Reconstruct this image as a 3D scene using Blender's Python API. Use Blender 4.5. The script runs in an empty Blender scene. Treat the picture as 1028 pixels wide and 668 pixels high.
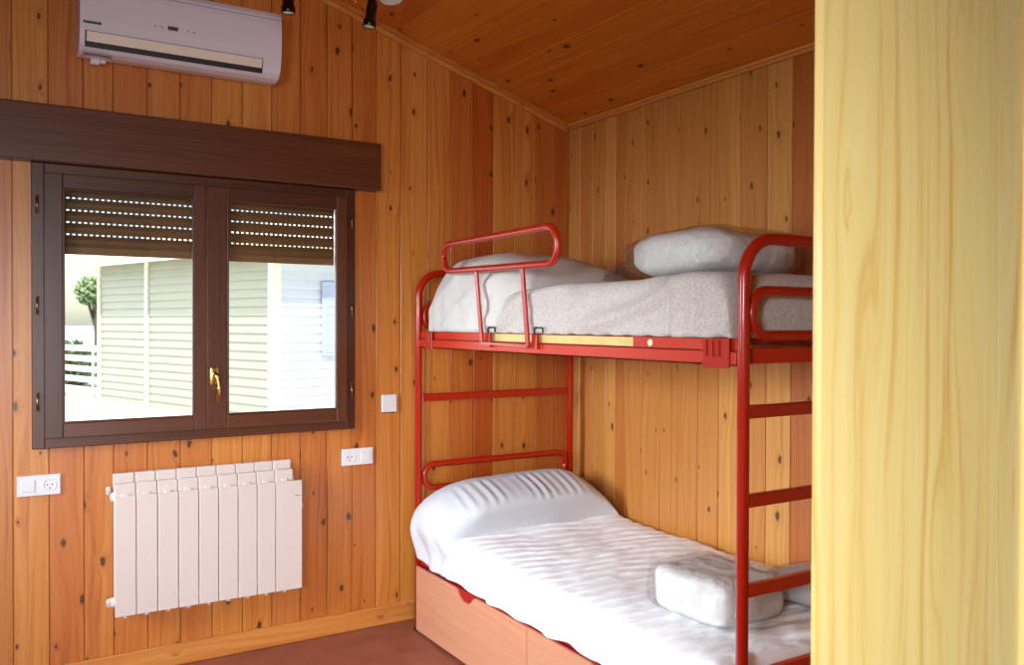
import bpy, bmesh, math, random
from mathutils import Vector, Matrix, noise
random.seed(7)
PI = math.pi
C = bpy.context.scene.collection
sc = bpy.context.scene

# ------------------------------------------------------------------ helpers
def lin(r, g, b):
    f = lambda c: (c/255/12.92) if c/255 <= .04045 else ((c/255+.055)/1.055)**2.4
    return (f(r), f(g), f(b), 1)

def new_mat(name):
    m = bpy.data.materials.new(name); m.use_nodes = True
    nt = m.node_tree; nt.nodes.clear()
    out = nt.nodes.new('ShaderNodeOutputMaterial')
    return m, nt, out

class N:
    """small node builder"""
    def __init__(s, nt): s.nt = nt
    def __call__(s, kind, ins=None, **kw):
        n = s.nt.nodes.new(kind)
        for k, v in kw.items(): setattr(n, k, v)
        for k, v in (ins or {}).items():
            sock = n.inputs[k]
            if isinstance(v, bpy.types.NodeSocket): s.nt.links.new(v, sock)
            else: sock.default_value = v
        return n
    def math(s, op, a, b=0.0, c=0.0, clamp=False):
        n = s.nt.nodes.new('ShaderNodeMath'); n.operation = op; n.use_clamp = clamp
        for i, v in enumerate((a, b, c)):
            if isinstance(v, bpy.types.NodeSocket): s.nt.links.new(v, n.inputs[i])
            else: n.inputs[i].default_value = v
        return n.outputs[0]
    def mix(s, fac, a, b, blend='MIX'):
        n = s.nt.nodes.new('ShaderNodeMix'); n.data_type = 'RGBA'; n.blend_type = blend
        for sock, v in ((n.inputs[0], fac), (n.inputs[6], a), (n.inputs[7], b)):
            if isinstance(v, bpy.types.NodeSocket): s.nt.links.new(v, sock)
            else: sock.default_value = v
        return n.outputs[2]
    def ramp(s, fac, stops):
        n = s.nt.nodes.new('ShaderNodeValToRGB'); e = n.color_ramp.elements
        e[0].position, e[0].color = stops[0]; e[1].position, e[1].color = stops[1]
        for p, c in stops[2:]:
            x = e.new(p); x.color = c
        s.nt.links.new(fac, n.inputs[0]); return n.outputs[0]

def plain(name, col, rough=.5, metal=0, spec=.5, bump=None, coat=0, noise_amt=0, noise_scale=20, emit=None):
    m, nt, out = new_mat(name); n = N(nt)
    p = n('ShaderNodeBsdfPrincipled', {'Base Color': col, 'Roughness': rough, 'Metallic': metal,
          'Specular IOR Level': spec, 'Coat Weight': coat, 'Coat Roughness': .1})
    tc = n('ShaderNodeTexCoord')
    if noise_amt:
        nz = n('ShaderNodeTexNoise', {'Vector': tc.outputs['Object'], 'Scale': noise_scale, 'Detail': 4})
        c2 = tuple(max(0, c*(1-noise_amt)) for c in col[:3])+(1,)
        nt.links.new(n.mix(nz.outputs['Fac'], c2, col), p.inputs['Base Color'])
    if bump:
        bz = n('ShaderNodeTexNoise', {'Vector': tc.outputs['Object'], 'Scale': bump[0], 'Detail': 3})
        b = n('ShaderNodeBump', {'Height': bz.outputs['Fac'], 'Strength': bump[1], 'Distance': bump[2]})
        nt.links.new(b.outputs[0], p.inputs['Normal'])
    nt.links.new(p.outputs[0], out.inputs[0]); return m

def wood(name, light, mid, dark, red, knots=1.0, gscale=55, rough=.40, coat=.5, knot_col=(46, 16, 3), ku=7.0, kv=3.6, tonevar=.5, ring=.5):
    """pine: UV x = across the board in metres, y = along it; 'tone' = per board random"""
    m, nt, out = new_mat(name); n = N(nt)
    uv = n('ShaderNodeUVMap', uv_map='UVMap').outputs[0]
    at = n('ShaderNodeAttribute', attribute_name='tone')
    sep = n('ShaderNodeSeparateColor', {'Color': at.outputs['Color']})
    tone, off, redv = sep.outputs[0], sep.outputs[1], sep.outputs[2]
    s = n('ShaderNodeSeparateXYZ', {'Vector': uv}); u, v = s.outputs[0], s.outputs[1]
    o2 = n.math('MULTIPLY', off, 37.0)
    # knots
    wob = n('ShaderNodeTexNoise', {'Vector': uv, 'Scale': 40.0, 'Detail': 2})
    wv = n.math('MULTIPLY', n.math('SUBTRACT', wob.outputs['Fac'], .5), .12)
    kvec = n('ShaderNodeCombineXYZ', {'X': n.math('ADD', n.math('MULTIPLY_ADD', u, ku, o2), wv),
                                      'Y': n.math('MULTIPLY_ADD', v, kv, o2), 'Z': o2})
    vor = n('ShaderNodeTexVoronoi', {'Vector': kvec.outputs[0], 'Scale': 1.0, 'Randomness': 1.0}, voronoi_dimensions='2D')
    vs = n('ShaderNodeSeparateColor', {'Color': vor.outputs['Color']})
    d = vor.outputs['Distance']
    has = n.math('GREATER_THAN', vs.outputs[0], .28)
    rad = n.math('MULTIPLY_ADD', vs.outputs[1], .055, .022)
    kn = n('ShaderNodeMapRange', {'Value': n.math('DIVIDE', d, rad), 'From Min': 1.25, 'From Max': .75, 'To Min': 0, 'To Max': 1}).outputs[0]
    kn = n.math('MULTIPLY', kn, has)
    halo = n('ShaderNodeMapRange', {'Value': n.math('DIVIDE', d, rad), 'From Min': 4.5, 'From Max': .8, 'To Min': 0, 'To Max': 1}).outputs[0]
    halo = n.math('MULTIPLY', n.math('POWER', halo, 2.0), has)
    # grain
    big = n('ShaderNodeTexNoise', {'Vector': n('ShaderNodeCombineXYZ', {'X': n.math('MULTIPLY_ADD', u, 5.0, o2), 'Y': n.math('MULTIPLY_ADD', v, .7, o2), 'Z': 0.0}).outputs[0], 'Scale': 1.0, 'Detail': 2})
    gu = n.math('ADD', n.math('ADD', n.math('MULTIPLY', u, gscale), n.math('MULTIPLY', big.outputs['Fac'], 9.0*ring*2)), n.math('MULTIPLY', halo, 1.6))
    rings = n('ShaderNodeTexNoise', {'Vector': n('ShaderNodeCombineXYZ', {'X': n.math('ADD', gu, o2), 'Y': n.math('MULTIPLY_ADD', v, .8, o2), 'Z': 0.0}).outputs[0], 'Scale': 1.0, 'Detail': 3, 'Roughness': .6})
    fine = n('ShaderNodeTexNoise', {'Vector': n('ShaderNodeCombineXYZ', {'X': n.math('MULTIPLY_ADD', u, 420.0, o2), 'Y': n.math('MULTIPLY', v, 9.0), 'Z': 0.0}).outputs[0], 'Scale': 1.0, 'Detail': 2})
    g = n.math('ADD', n.math('MULTIPLY', rings.outputs['Fac'], .8), n.math('MULTIPLY', fine.outputs['Fac'], .2))
    col = n.ramp(g, [(.30, dark), (.66, light), (.46, mid)])
    tcol = n.mix(n.math('MULTIPLY', tone, tonevar), col, n.mix(1.0, col, mid, 'MULTIPLY'))
    tcol = n.mix(redv, tcol, n.mix(1.0, col, red, 'MULTIPLY'))
    tcol = n.mix(n.math('MULTIPLY', halo, .45*knots), tcol, dark)
    tcol = n.mix(n.math('MULTIPLY', kn, .88*knots), tcol, lin(*knot_col))
    p = n('ShaderNodeBsdfPrincipled', {'Base Color': tcol, 'Roughness': rough, 'Coat Weight': coat, 'Coat Roughness': .33, 'Specular IOR Level': .45})
    b = n('ShaderNodeBump', {'Height': g, 'Strength': .12, 'Distance': .002})
    nt.links.new(b.outputs[0], p.inputs['Normal'])
    nt.links.new(p.outputs[0], out.inputs[0]); return m

M = {}
M['pine_wall'] = wood('varnished_pine_wall', lin(212, 144, 72), lin(202, 125, 48), lin(172, 92, 26), lin(225, 165, 140))
M['pine_right'] = wood('varnished_pine_bed_wall', lin(212, 157, 88), lin(202, 142, 69), lin(180, 112, 43), lin(215, 150, 120), knots=.95)
M['pine_ceil'] = wood('varnished_pine_ceiling', lin(226, 146, 44), lin(216, 130, 32), lin(186, 98, 18), lin(228, 170, 140), ku=6.5, kv=3.0)
M['pine_trim'] = wood('pine_trim', lin(222, 160, 88), lin(210, 142, 68), lin(190, 118, 46), lin(240, 220, 200), knots=.4, coat=.3)
M['pine_board'] = wood('clear_pine_board', lin(252, 234, 168), lin(248, 224, 150), lin(228, 180, 98), lin(238, 214, 180), knots=0, gscale=34, kv=1.2, rough=.3, coat=.3, tonevar=.25, ring=.35)
M['brown_wood'] = wood('dark_brown_wood', lin(102, 54, 26), lin(90, 44, 18), lin(68, 31, 11), lin(235, 210, 190), knots=0, gscale=90, rough=.38, coat=.25)
M['laminate'] = wood('beech_laminate', lin(204, 152, 122), lin(196, 143, 113), lin(186, 131, 101), lin(240, 220, 210), knots=0, gscale=60, rough=.4, coat=.1)
M['floor'] = None
M['red'] = plain('red_enamel', lin(168, 30, 8), .30, coat=.3, spec=.4)
M['crimson'] = plain('crimson_lower_rail', lin(150, 18, 22), .45)
M['red_dark'] = plain('red_enamel_rail', lin(184, 44, 16), .45, coat=.1, spec=.3)
M['worn'] = plain('worn_yellow_strip', lin(222, 196, 120), .5, noise_amt=.3, noise_scale=30)
M['cream_chip'] = plain('cream_chip', lin(238, 222, 180), .6)
M['black'] = plain('black_plastic', lin(28, 26, 26), .45)
M['dark_hole'] = plain('dark_socket_hole', lin(30, 26, 26), .7)
M['brass'] = plain('polished_brass', lin(226, 190, 110), .22, metal=1)
M['hinge'] = plain('aged_brass_hinge', lin(150, 120, 80), .35, metal=1)
M['white_plastic'] = plain('white_plastic', lin(226, 224, 226), .35)
M['ac_white'] = plain('white_glossy_plastic', lin(222, 214, 222), .25, coat=.4)
M['ac_cream'] = plain('cream_plastic_flap', lin(232, 214, 198), .4)
M['rad_white'] = plain('white_radiator_paint', lin(210, 194, 187), .35)
M['grey_mark'] = plain('dark_grey_print', lin(70, 66, 72), .5)
M['seam'] = plain('grey_plastic_seam', lin(160, 145, 148), .5)
M['bronze'] = plain('dark_bronze_metal', lin(56, 38, 24), .22, metal=.8)
M['lens'] = plain('pale_frosted_lens', lin(215, 230, 180), .3)
M['lamp_glass'] = plain('white_opal_glass', lin(225, 235, 240), .25)
M['sheet'] = plain('white_cotton_sheet', lin(208, 205, 200), .85, bump=(90, .25, .004), spec=.2)
M['satin'] = plain('white_satin_cotton', lin(200, 202, 208), .6, bump=(25, .15, .006), spec=.3)
M['mattress'] = plain('mattress_ticking', lin(225, 222, 222), .9)
M['gutter'] = plain('white_painted_timber', lin(235, 232, 220), .6)
M['pole_cream'] = plain('cream_post_paint', lin(236, 228, 196), .6)
M['paving'] = plain('pale_concrete_paving', lin(225, 222, 214), .9, noise_amt=.1, noise_scale=3)
M['roof_tile'] = plain('sun_bleached_roof', lin(222, 208, 196), .8, noise_amt=.1)
M['green'] = plain('garden_green_leaves', lin(156, 176, 132), .7, noise_amt=.25, noise_scale=6)
M['bark'] = plain('grey_brown_bark', lin(90, 76, 68), .9)
M['shutter_blue'] = plain('blue_grey_shutter', lin(165, 178, 200), .6)
M['under'] = plain('painted_plaster', lin(205, 170, 130), .8)
M['siding'] = plain('cream_weatherboard', lin(146, 145, 128), .7, noise_amt=.06)  # left facade's boards, darkened in colour to stand for shade
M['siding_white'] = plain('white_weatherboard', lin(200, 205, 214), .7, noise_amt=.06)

def floor_mat():
    m, nt, out = new_mat('terracotta_floor'); n = N(nt)
    tc = n('ShaderNodeTexCoord')
    nz = n('ShaderNodeTexNoise', {'Vector': tc.outputs['Object'], 'Scale': 9.0, 'Detail': 6})
    c = n.ramp(nz.outputs['Fac'], [(.3, lin(124, 68, 52)), (.7, lin(142, 80, 62))])
    p = n('ShaderNodeBsdfPrincipled', {'Base Color': c, 'Roughness': .42, 'Specular IOR Level': .4})
    nt.links.new(p.outputs[0], out.inputs[0]); return m
M['floor'] = floor_mat()

def quilt_mat():
    """quilted bedspread: fine puckers, fold lines run across the bed"""
    m, nt, out = new_mat('white_quilted_cotton'); n = N(nt)
    tc = n('ShaderNodeTexCoord')
    mp = n('ShaderNodeMapping', {'Vector': tc.outputs['Object'], 'Scale': (10, 34, 10)})
    nz = n('ShaderNodeTexNoise', {'Vector': mp.outputs[0], 'Scale': 1.0, 'Detail': 3, 'Distortion': .6})
    mp2 = n('ShaderNodeMapping', {'Vector': tc.outputs['Object'], 'Scale': (1, 1, 1)})
    n2 = n('ShaderNodeTexNoise', {'Vector': mp2.outputs[0], 'Scale': 120.0, 'Detail': 2})
    h = n.math('ADD', nz.outputs['Fac'], n.math('MULTIPLY', n2.outputs['Fac'], .15))
    b = n('ShaderNodeBump', {'Height': h, 'Strength': .5, 'Distance': .014})
    p = n('ShaderNodeBsdfPrincipled', {'Base Color': lin(248, 249, 252), 'Roughness': .85, 'Specular IOR Level': .2, 'Normal': b.outputs[0]})
    nt.links.new(p.outputs[0], out.inputs[0]); return m
M['quilt'] = quilt_mat()

def fuzzy_mat():
    m, nt, out = new_mat('grey_white_terry_blanket'); n = N(nt)
    tc = n('ShaderNodeTexCoord')
    nz = n('ShaderNodeTexNoise', {'Vector': tc.outputs['Object'], 'Scale': 160.0, 'Detail': 3, 'Roughness': .7})
    n2 = n('ShaderNodeTexNoise', {'Vector': tc.outputs['Object'], 'Scale': 14.0, 'Detail': 2})
    c = n.ramp(nz.outputs['Fac'], [(.35, lin(178, 170, 165)), (.65, lin(216, 209, 203))])
    b = n('ShaderNodeBump', {'Height': n.math('ADD', nz.outputs['Fac'], n2.outputs['Fac']), 'Strength': .6, 'Distance': .006})
    p = n('ShaderNodeBsdfPrincipled', {'Base Color': c, 'Roughness': .95, 'Specular IOR Level': .1, 'Normal': b.outputs[0], 'Sheen Weight': .3})
    nt.links.new(p.outputs[0], out.inputs[0]); return m
M['terry'] = fuzzy_mat()

def glass_mat():
    m, nt, out = new_mat('window_glass'); n = N(nt)
    tr = n('ShaderNodeBsdfTransparent', {'Color': (.94, .96, .94, 1)})
    gl = n('ShaderNodeBsdfGlossy', {'Roughness': .02})
    fr = n('ShaderNodeFresnel', {'IOR': 1.45})
    mx = n('ShaderNodeMixShader', {0: n.math('MULTIPLY', fr.outputs[0], 1.0), 1: tr.outputs[0], 2: gl.outputs[0]})
    nt.links.new(mx.outputs[0], out.inputs[0]); return m
M['glass'] = glass_mat()

def film_mat():
    m, nt, out = new_mat('clear_plastic_film'); n = N(nt)
    tc = n('ShaderNodeTexCoord')
    nz = n('ShaderNodeTexNoise', {'Vector': tc.outputs['Object'], 'Scale': 20.0, 'Detail': 5, 'Distortion': 1.6})
    b = n('ShaderNodeBump', {'Height': nz.outputs['Fac'], 'Strength': 1.0, 'Distance': .045})
    tr = n('ShaderNodeBsdfTransparent', {'Color': (.99, .99, .992, 1)})
    gl = n('ShaderNodeBsdfGlossy', {'Roughness': .13, 'Normal': b.outputs[0]})
    lw = n('ShaderNodeLayerWeight', {'Blend': .25, 'Normal': b.outputs[0]})
    mx = n('ShaderNodeMixShader', {0: n.math('MULTIPLY_ADD', lw.outputs['Fresnel'], .36, .07, clamp=True), 1: tr.outputs[0], 2: gl.outputs[0]})
    nt.links.new(mx.outputs[0], out.inputs[0]); return m
M['film'] = film_mat()

def link(name, me, mats, parent=None, smooth=False, loc=None):
    o = bpy.data.objects.new(name, me); C.objects.link(o)
    for m in (mats if isinstance(mats, (list, tuple)) else [mats]):
        me.materials.append(m)
    if parent: o.parent = parent
    if loc: o.location = loc
    if smooth:
        for p in me.polygons: p.use_smooth = True
    return o

def obj(name, bm, mats, parent=None, smooth=False, bevel=0, seg=2):
    bmesh.ops.recalc_face_normals(bm, faces=bm.faces)
    if not bm.loops.layers.uv: 
        auto_uv(bm)
    me = bpy.data.meshes.new(name); bm.to_mesh(me); bm.free()
    o = link(name, me, mats, parent, smooth)
    if bevel:
        md = o.modifiers.new('bevel', 'BEVEL'); md.width = bevel; md.segments = seg; md.limit_method = 'ANGLE'; md.angle_limit = .6
    return o

def auto_uv(bm, swap=False):
    """box mapping in metres, grain along each shell's longest axis"""
    uv = bm.loops.layers.uv.new('UVMap')
    t = bm.faces.layers.float_color.new('tone')
    seen = set()
    for f0 in bm.faces:
        if f0 in seen: continue
        isl = [f0]; seen.add(f0); k = 0
        while k < len(isl):
            for e in isl[k].edges:
                for g in e.link_faces:
                    if g not in seen: seen.add(g); isl.append(g)
            k += 1
        lo = [min(l.vert.co[i] for f in isl for l in f.loops) for i in range(3)]
        hi = [max(l.vert.co[i] for f in isl for l in f.loops) for i in range(3)]
        ax = max(range(3), key=lambda i: hi[i]-lo[i])
        rnd = (random.random(), random.random(), random.random()*.15, 1)
        for f in isl:
            f[t] = rnd
            nrm = f.normal; ms = max(range(3), key=lambda i: abs(nrm[i]))
            oth = [i for i in range(3) if i != ax and i != ms] or [i for i in range(3) if i != ax]
            for l in f.loops: l[uv].uv = (l.vert.co[oth[0]], l.vert.co[ax])

def thing(name, label, cat, loc=(0, 0, 0), group=None, kind=None):
    o = bpy.data.objects.new(name, None); C.objects.link(o); o.location = loc
    o.empty_display_size = .05
    if label: o['label'] = label
    if cat: o['category'] = cat
    if group: o['group'] = group
    if kind: o['kind'] = kind
    return o

def tag(o, label, cat, group=None, kind=None):
    o['label'] = label; o['category'] = cat
    if group: o['group'] = group
    if kind: o['kind'] = kind
    return o

def struct(o):
    o['kind'] = 'structure'; return o

def box(bm, x0, x1, y0, y1, z0, z1, mi=0):
    vs = [bm.verts.new((x, y, z)) for z in (z0, z1) for y in (y0, y1) for x in (x0, x1)]
    for f in ((0, 1, 3, 2), (4, 6, 7, 5), (0, 4, 5, 1), (2, 3, 7, 6), (0, 2, 6, 4), (1, 5, 7, 3)):
        bm.faces.new([vs[i] for i in f]).material_index = mi
    return vs

def rbox(bm, x0, x1, y0, y1, z0, z1, r=.005, seg=2, mi=0):
    t = bmesh.new(); box(t, x0, x1, y0, y1, z0, z1)
    bmesh.ops.recalc_face_normals(t, faces=t.faces)
    bmesh.ops.bevel(t, geom=t.edges[:], offset=r, segments=seg, affect='EDGES', profile=.5)
    join(bm, t, mi); t.free()

def join(bm, t, mi=0, mat=None):
    mp = {}
    for v in t.verts: mp[v] = bm.verts.new(mat @ v.co if mat else v.co)
    for f in t.faces:
        try: g = bm.faces.new([mp[v] for v in f.verts]); g.material_index = mi
        except ValueError: pass

def tube(bm, pts, r, seg=14, closed=False, flat=None, caps=True):
    """sweep a circle (or an ellipse/rectangle 'flat'=(w,h,upvector)) along points"""
    P = [Vector(p) for p in pts]; n = len(P); rings = []
    T = []
    for i in range(n):
        if closed: t = (P[(i+1) % n]-P[i-1])
        else: t = P[min(i+1, n-1)]-P[max(i-1, 0)]
        T.append(t.normalized())
    ref = Vector(flat[2]) if flat else (Vector((0, 0, 1)) if abs(T[0].z) < .9 else Vector((1, 0, 0)))
    a = (ref-T[0]*ref.dot(T[0])).normalized()
    for i in range(n):
        a = (a-T[i]*a.dot(T[i])).normalized() if not flat else (Vector(flat[2])-T[i]*Vector(flat[2]).dot(T[i])).normalized()
        b = T[i].cross(a)
        if flat:
            w, h = flat[0]/2, flat[1]/2
            ring = [P[i]+b*sx*w+a*sy*h for sx, sy in ((-1, -1), (1, -1), (1, 1), (-1, 1))]
        else:
            ring = [P[i]+(a*math.cos(2*PI*k/seg)+b*math.sin(2*PI*k/seg))*r for k in range(seg)]
        rings.append([bm.verts.new(q) for q in ring])
    m = len(rings[0])
    for i in range(n if closed else n-1):
        A, B = rings[i], rings[(i+1) % n]
        for k in range(m): bm.faces.new((A[k], A[(k+1) % m], B[(k+1) % m], B[k]))
    if not closed and caps:
        bm.faces.new(rings[0][::-1]); bm.faces.new(rings[-1])

def fillet(pts, r, seg=8, closed=False):
    P = [Vector(p) for p in pts]; n = len(P); out = []
    for i in range(n):
        if not closed and i in (0, n-1): out.append(P[i]); continue
        p, a, b = P[i], P[i-1], P[(i+1) % n]
        u = (a-p); v = (b-p); rr = min(r, u.length*.499, v.length*.499)
        u.normalize(); v.normalize()
        ang = u.angle(v)
        if ang > PI-.01: out.append(p); continue
        la = (a-p).length; lb = (b-p).length
        d = min(rr/math.tan(ang/2), la*.499, lb*.499); rr2 = d*math.tan(ang/2)
        c = p+(u+v).normalized()*(rr2/math.sin(ang/2))
        s = p+u*d-c; e = p+v*d-c
        th = s.angle(e)
        ax = s.cross(e).normalized()
        for k in range(seg+1):
            out.append(c+Matrix.Rotation(th*k/seg, 3, ax) @ s)
    return out

def cyl(bm, p0, p1, r, seg=20): tube(bm, [p0, p1], r, seg)

def lathe(bm, prof, axis_p, axis_d, seg=24):
    d = Vector(axis_d).normalized(); p = Vector(axis_p)
    a = d.orthogonal().normalized(); b = d.cross(a); rings = []
    for r, h in prof:
        rings.append([bm.verts.new(p+d*h+(a*math.cos(2*PI*k/seg)+b*math.sin(2*PI*k/seg))*max(r, 1e-5)) for k in range(seg)])
    for A, B in zip(rings, rings[1:]):
        for k in range(seg): bm.faces.new((A[k], A[(k+1) % seg], B[(k+1) % seg], B[k]))
    bm.faces.new(rings[0][::-1]); bm.faces.new(rings[-1])

def prism(bm, prof, axis, a0, a1, mi=0):
    """extrude a closed 2-D profile; axis 0/1/2 = direction of extrusion"""
    def P(q, a):
        if axis == 0: return (a, q[0], q[1])
        if axis == 1: return (q[0], a, q[1])
        return (q[0], q[1], a)
    A = [bm.verts.new(P(q, a0)) for q in prof]; B = [bm.verts.new(P(q, a1)) for q in prof]
    n = len(prof); fs = [bm.faces.new(A[::-1]), bm.faces.new(B)]
    for k in range(n): fs.append(bm.faces.new((A[k], A[(k+1) % n], B[(k+1) % n], B[k])))
    for f in fs: f.material_index = mi

# ------------------------------------------------------------------ plank surfaces
def planks(name, bounds, z_of, thick, P, mat, holes=(), tones=None, groove=.0035, z0=0.0):
    """boards between successive bounds; P(s, depth, z) -> world; z_of(s) = top; holes = (s0,s1,za,zb)"""
    bm = bmesh.new(); uv = bm.loops.layers.uv.new('UVMap'); T = bm.faces.layers.float_color.new('tone')
    tones = tones or {}
    bs = sorted(bounds)
    for i, (s0, s1) in enumerate(zip(bs, bs[1:])):
        rnd = random.random()
        tn = tones.get(round(s0, 3), (rnd, random.random()*.06))
        tone = (tn[0], random.random(), tn[1], 1)
        cuts = {s0, s1}
        for h in holes:
            for q in h[:2]:
                if s0 < q < s1: cuts.add(q)
        cuts = sorted(cuts)
        for a, b in zip(cuts, cuts[1:]):
            mid = (a+b)/2; spans = [(z0, None)]
            for h in holes:
                if h[0] <= mid <= h[1]: spans = [(z0, h[2]), (h[3], None)]
            for za, zb in spans:
                prof = [(a, thick)]
                prof += [(a, -.011), (a+.0013, -.011), (a+.0016, -.0022), (a+groove, 0)] if a == s0 else [(a, 0)]
                prof += [(b-groove, 0), (b-.0016, -.0022), (b-.0013, -.011), (b, -.011)] if b == s1 else [(b, 0)]
                prof += [(b, thick)]
                lo = [bm.verts.new(P(s, d, za)) for s, d in prof]
                hi = [bm.verts.new(P(s, d, zb if zb is not None else z_of(s))) for s, d in prof]
                n = len(prof); fs = [bm.faces.new(lo[::-1]), bm.faces.new(hi)]
                for k in range(n): fs.append(bm.faces.new((lo[k], lo[(k+1) % n], hi[(k+1) % n], hi[k])))
                for f in fs:
                    f[T] = tone
                    for l in f.loops:
                        # local coordinates back from the profile
                        vi = (lo.index(l.vert) if l.vert in lo else hi.index(l.vert))
                        zz = za if l.vert in lo else (zb if zb is not None else z_of(prof[vi][0]))
                        l[uv].uv = (prof[vi][0]+prof[vi][1], zz)
    return struct(obj(name, bm, mat))

CZ0, CS = 2.610, .318                       # sloping ceiling: z = CZ0 + CS * distance from the bed wall
ceil_z = lambda x: CZ0+CS*abs(x)
XL, YN = -4.1, -5.6                          # left wall, near wall
WX0, WX1, WZ0, WZ1 = -2.63, -1.30, 1.005, 2.10   # window hole
bA = [0, -.091, -.225, -.36, -.492, -.614, -.751, -.884, -1.03, -1.163, -1.287, -1.413, -1.544, -1.678, -1.812, -1.946, -2.08, -2.214, -2.347, -2.46, -2.588, -2.715]
while bA[-1] > XL+.15: bA.append(bA[-1]-.131)
bA.append(XL)
tA = {-.614: (1.6, .7), -.36: (.2, 0), -.091: (1.2, .2), -2.588: (.6, .3), -.751: (.9, .25), -.492: (.2, .0), -1.03: (.1, 0), -1.163: (.2, .1), -.225: (1.0, .1)}
planks('wall_far', bA, lambda s: ceil_z(s)+.05, -.16, lambda s, d, z: (s, -d, z), M['pine_wall'], holes=[(WX0, WX1, WZ0, WZ1)], tones=tA)
bB = [0, -.11, -.225, -.339, -.42, -.506, -.631, -.767, -.897, -1.031, -1.164, -1.286, -1.438, -1.569]
while bB[-1] > YN+.15: bB.append(bB[-1]-.132)
bB.append(YN)
tB = {-1.701: (1.2, .4), -1.569: (0, 0), -1.438: (.6, .1), -1.286: (.15, 0), -.631: (.6, .1), -.506: (1.0, .2)}
planks('wall_right', bB, lambda s: CZ0+.03, -.14, lambda s, d, z: (-d, s, z), M['pine_right'], tones=tB)
# ceiling boards run from the window wall towards the camera
bC = [0, -.185, -.309, -.436, -.559, -.687, -.803, -.934, -1.063]
while bC[-1] > XL+.15: bC.append(bC[-1]-.127)
bC.append(XL)
kk = 1/math.sqrt(1+CS*CS)
planks('ceiling', bC, lambda s: .1, -.14, lambda s, d, z: (s+d*CS*kk*-1*-1, z, CZ0-CS*s-d*kk), M['pine_ceil'], z0=YN-.1, groove=.003)
# left and near walls, with openings added or assumed for the lamps beside them
LW1 = (-1.62, -.48, 1.08, 2.02)  # opening placed to suit the added lamp beside it
LD1 = (-4.75, -3.75, 1.15, 2.1)  # opening assumed for the left rear lamp
planks('wall_left', [YN+i*(-YN/42) for i in range(43)], lambda s: ceil_z(XL)+.05, -.14, lambda s, d, z: (XL+d, s, z), M['brown_wood'], holes=[LW1, LD1])
planks('wall_near', [XL+i*(-XL/31) for i in range(32)], lambda s: ceil_z(s)+.05, -.14, lambda s, d, z: (s, YN+d, z), M['brown_wood'], holes=[(-3.75, -2.45, .25, 2.1)])  # unseen door opening, assumed for the near lamp

bm = bmesh.new(); box(bm, XL-.14, .14, YN-.14, .16, -.2, 0); struct(obj('floor', bm, M['floor']))
bm = bmesh.new(); box(bm, .0005, .14, .0005, .16, 0, 2.75); struct(obj('wall_corner', bm, M['pine_wall']))
bm = bmesh.new(); rbox(bm, XL+.001, -.001, -.0185, -.0005, .0005, .0935, .004); struct(obj('baseboard_far', bm, M['pine_trim']))
bm = bmesh.new(); rbox(bm, -.0185, -.0005, YN+.002, -.02, .0005, .0935, .004); struct(obj('baseboard_right', bm, M['pine_trim']))
# crown strip along the slope of the window wall
bm = bmesh.new()
for (h0, h1, dy) in ((-.048, -.002, -.016), (-.026, -.002, -.028)):
    A = [(-.02, y, ceil_z(-.02)+h) for y, h in ((-.0005, h0), (dy, h0), (dy, h1), (-.0005, h1))]
    B = [(XL+.01, y, ceil_z(XL+.01)+h) for y, h in ((-.0005, h0), (dy, h0), (dy, h1), (-.0005, h1))]
    va = [bm.verts.new(p) for p in A]; vb = [bm.verts.new(p) for p in B]
    bm.faces.new(va); bm.faces.new(vb[::-1])
    for k in range(4): bm.faces.new((va[k], va[(k+1) % 4], vb[(k+1) % 4], vb[k]))
struct(obj('trim_1', bm, M['pine_trim']))
bm = bmesh.new()
rbox(bm, -.016, -.0005, YN+.002, -.62, 2.585, 2.612, .003)
rbox(bm, -.026, -.0005, YN+.002, -.0185, 2.600, 2.614, .003)
rbox(bm, -.016, -.0005, -.619, -.0185, 2.581, 2.612, .003)
struct(obj('trim_2', bm, M['pine_trim']))

# ------------------------------------------------------------------ window
win = thing('window_1', None, None, (-1.966, 0, WZ0), kind='structure')
def wpart(name, bm, mat, parent=None, bevel=0, smooth=False):
    o = obj(name, bm, mat, None, smooth, bevel)
    o.parent = parent or win
    o.matrix_parent_inverse = Matrix.Translation(-Vector(win.location)) if not parent else Matrix.Identity(4)
    return o
def frame_ring(bm, x0, x1, z0, z1, w, y0, y1, wl=None, wr=None, wb=None, wt=None):
    wl = wl or w; wr = wr or w; wb = wb or w; wt = wt or w
    rbox(bm, x0, x0+wl, y0, y1, z0, z1, .003); rbox(bm, x1-wr, x1, y0, y1, z0, z1, .003)
    rbox(bm, x0+wl+.0002, x1-wr-.0002, y0, y1, z0, z0+wb, .003); rbox(bm, x0+wl+.0002, x1-wr-.0002, y0, y1, z1-wt, z1, .003)
bm = bmesh.new()
frame_ring(bm, -2.650, -1.283, .986, 2.138, .045, -.030, .0)      # architrave on the wall
frame_ring(bm, -2.629, -1.301, 1.006, 2.099, .035, .001, .075)     # jambs in the wall
wpart('frame', bm, M['brown_wood'])
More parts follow.
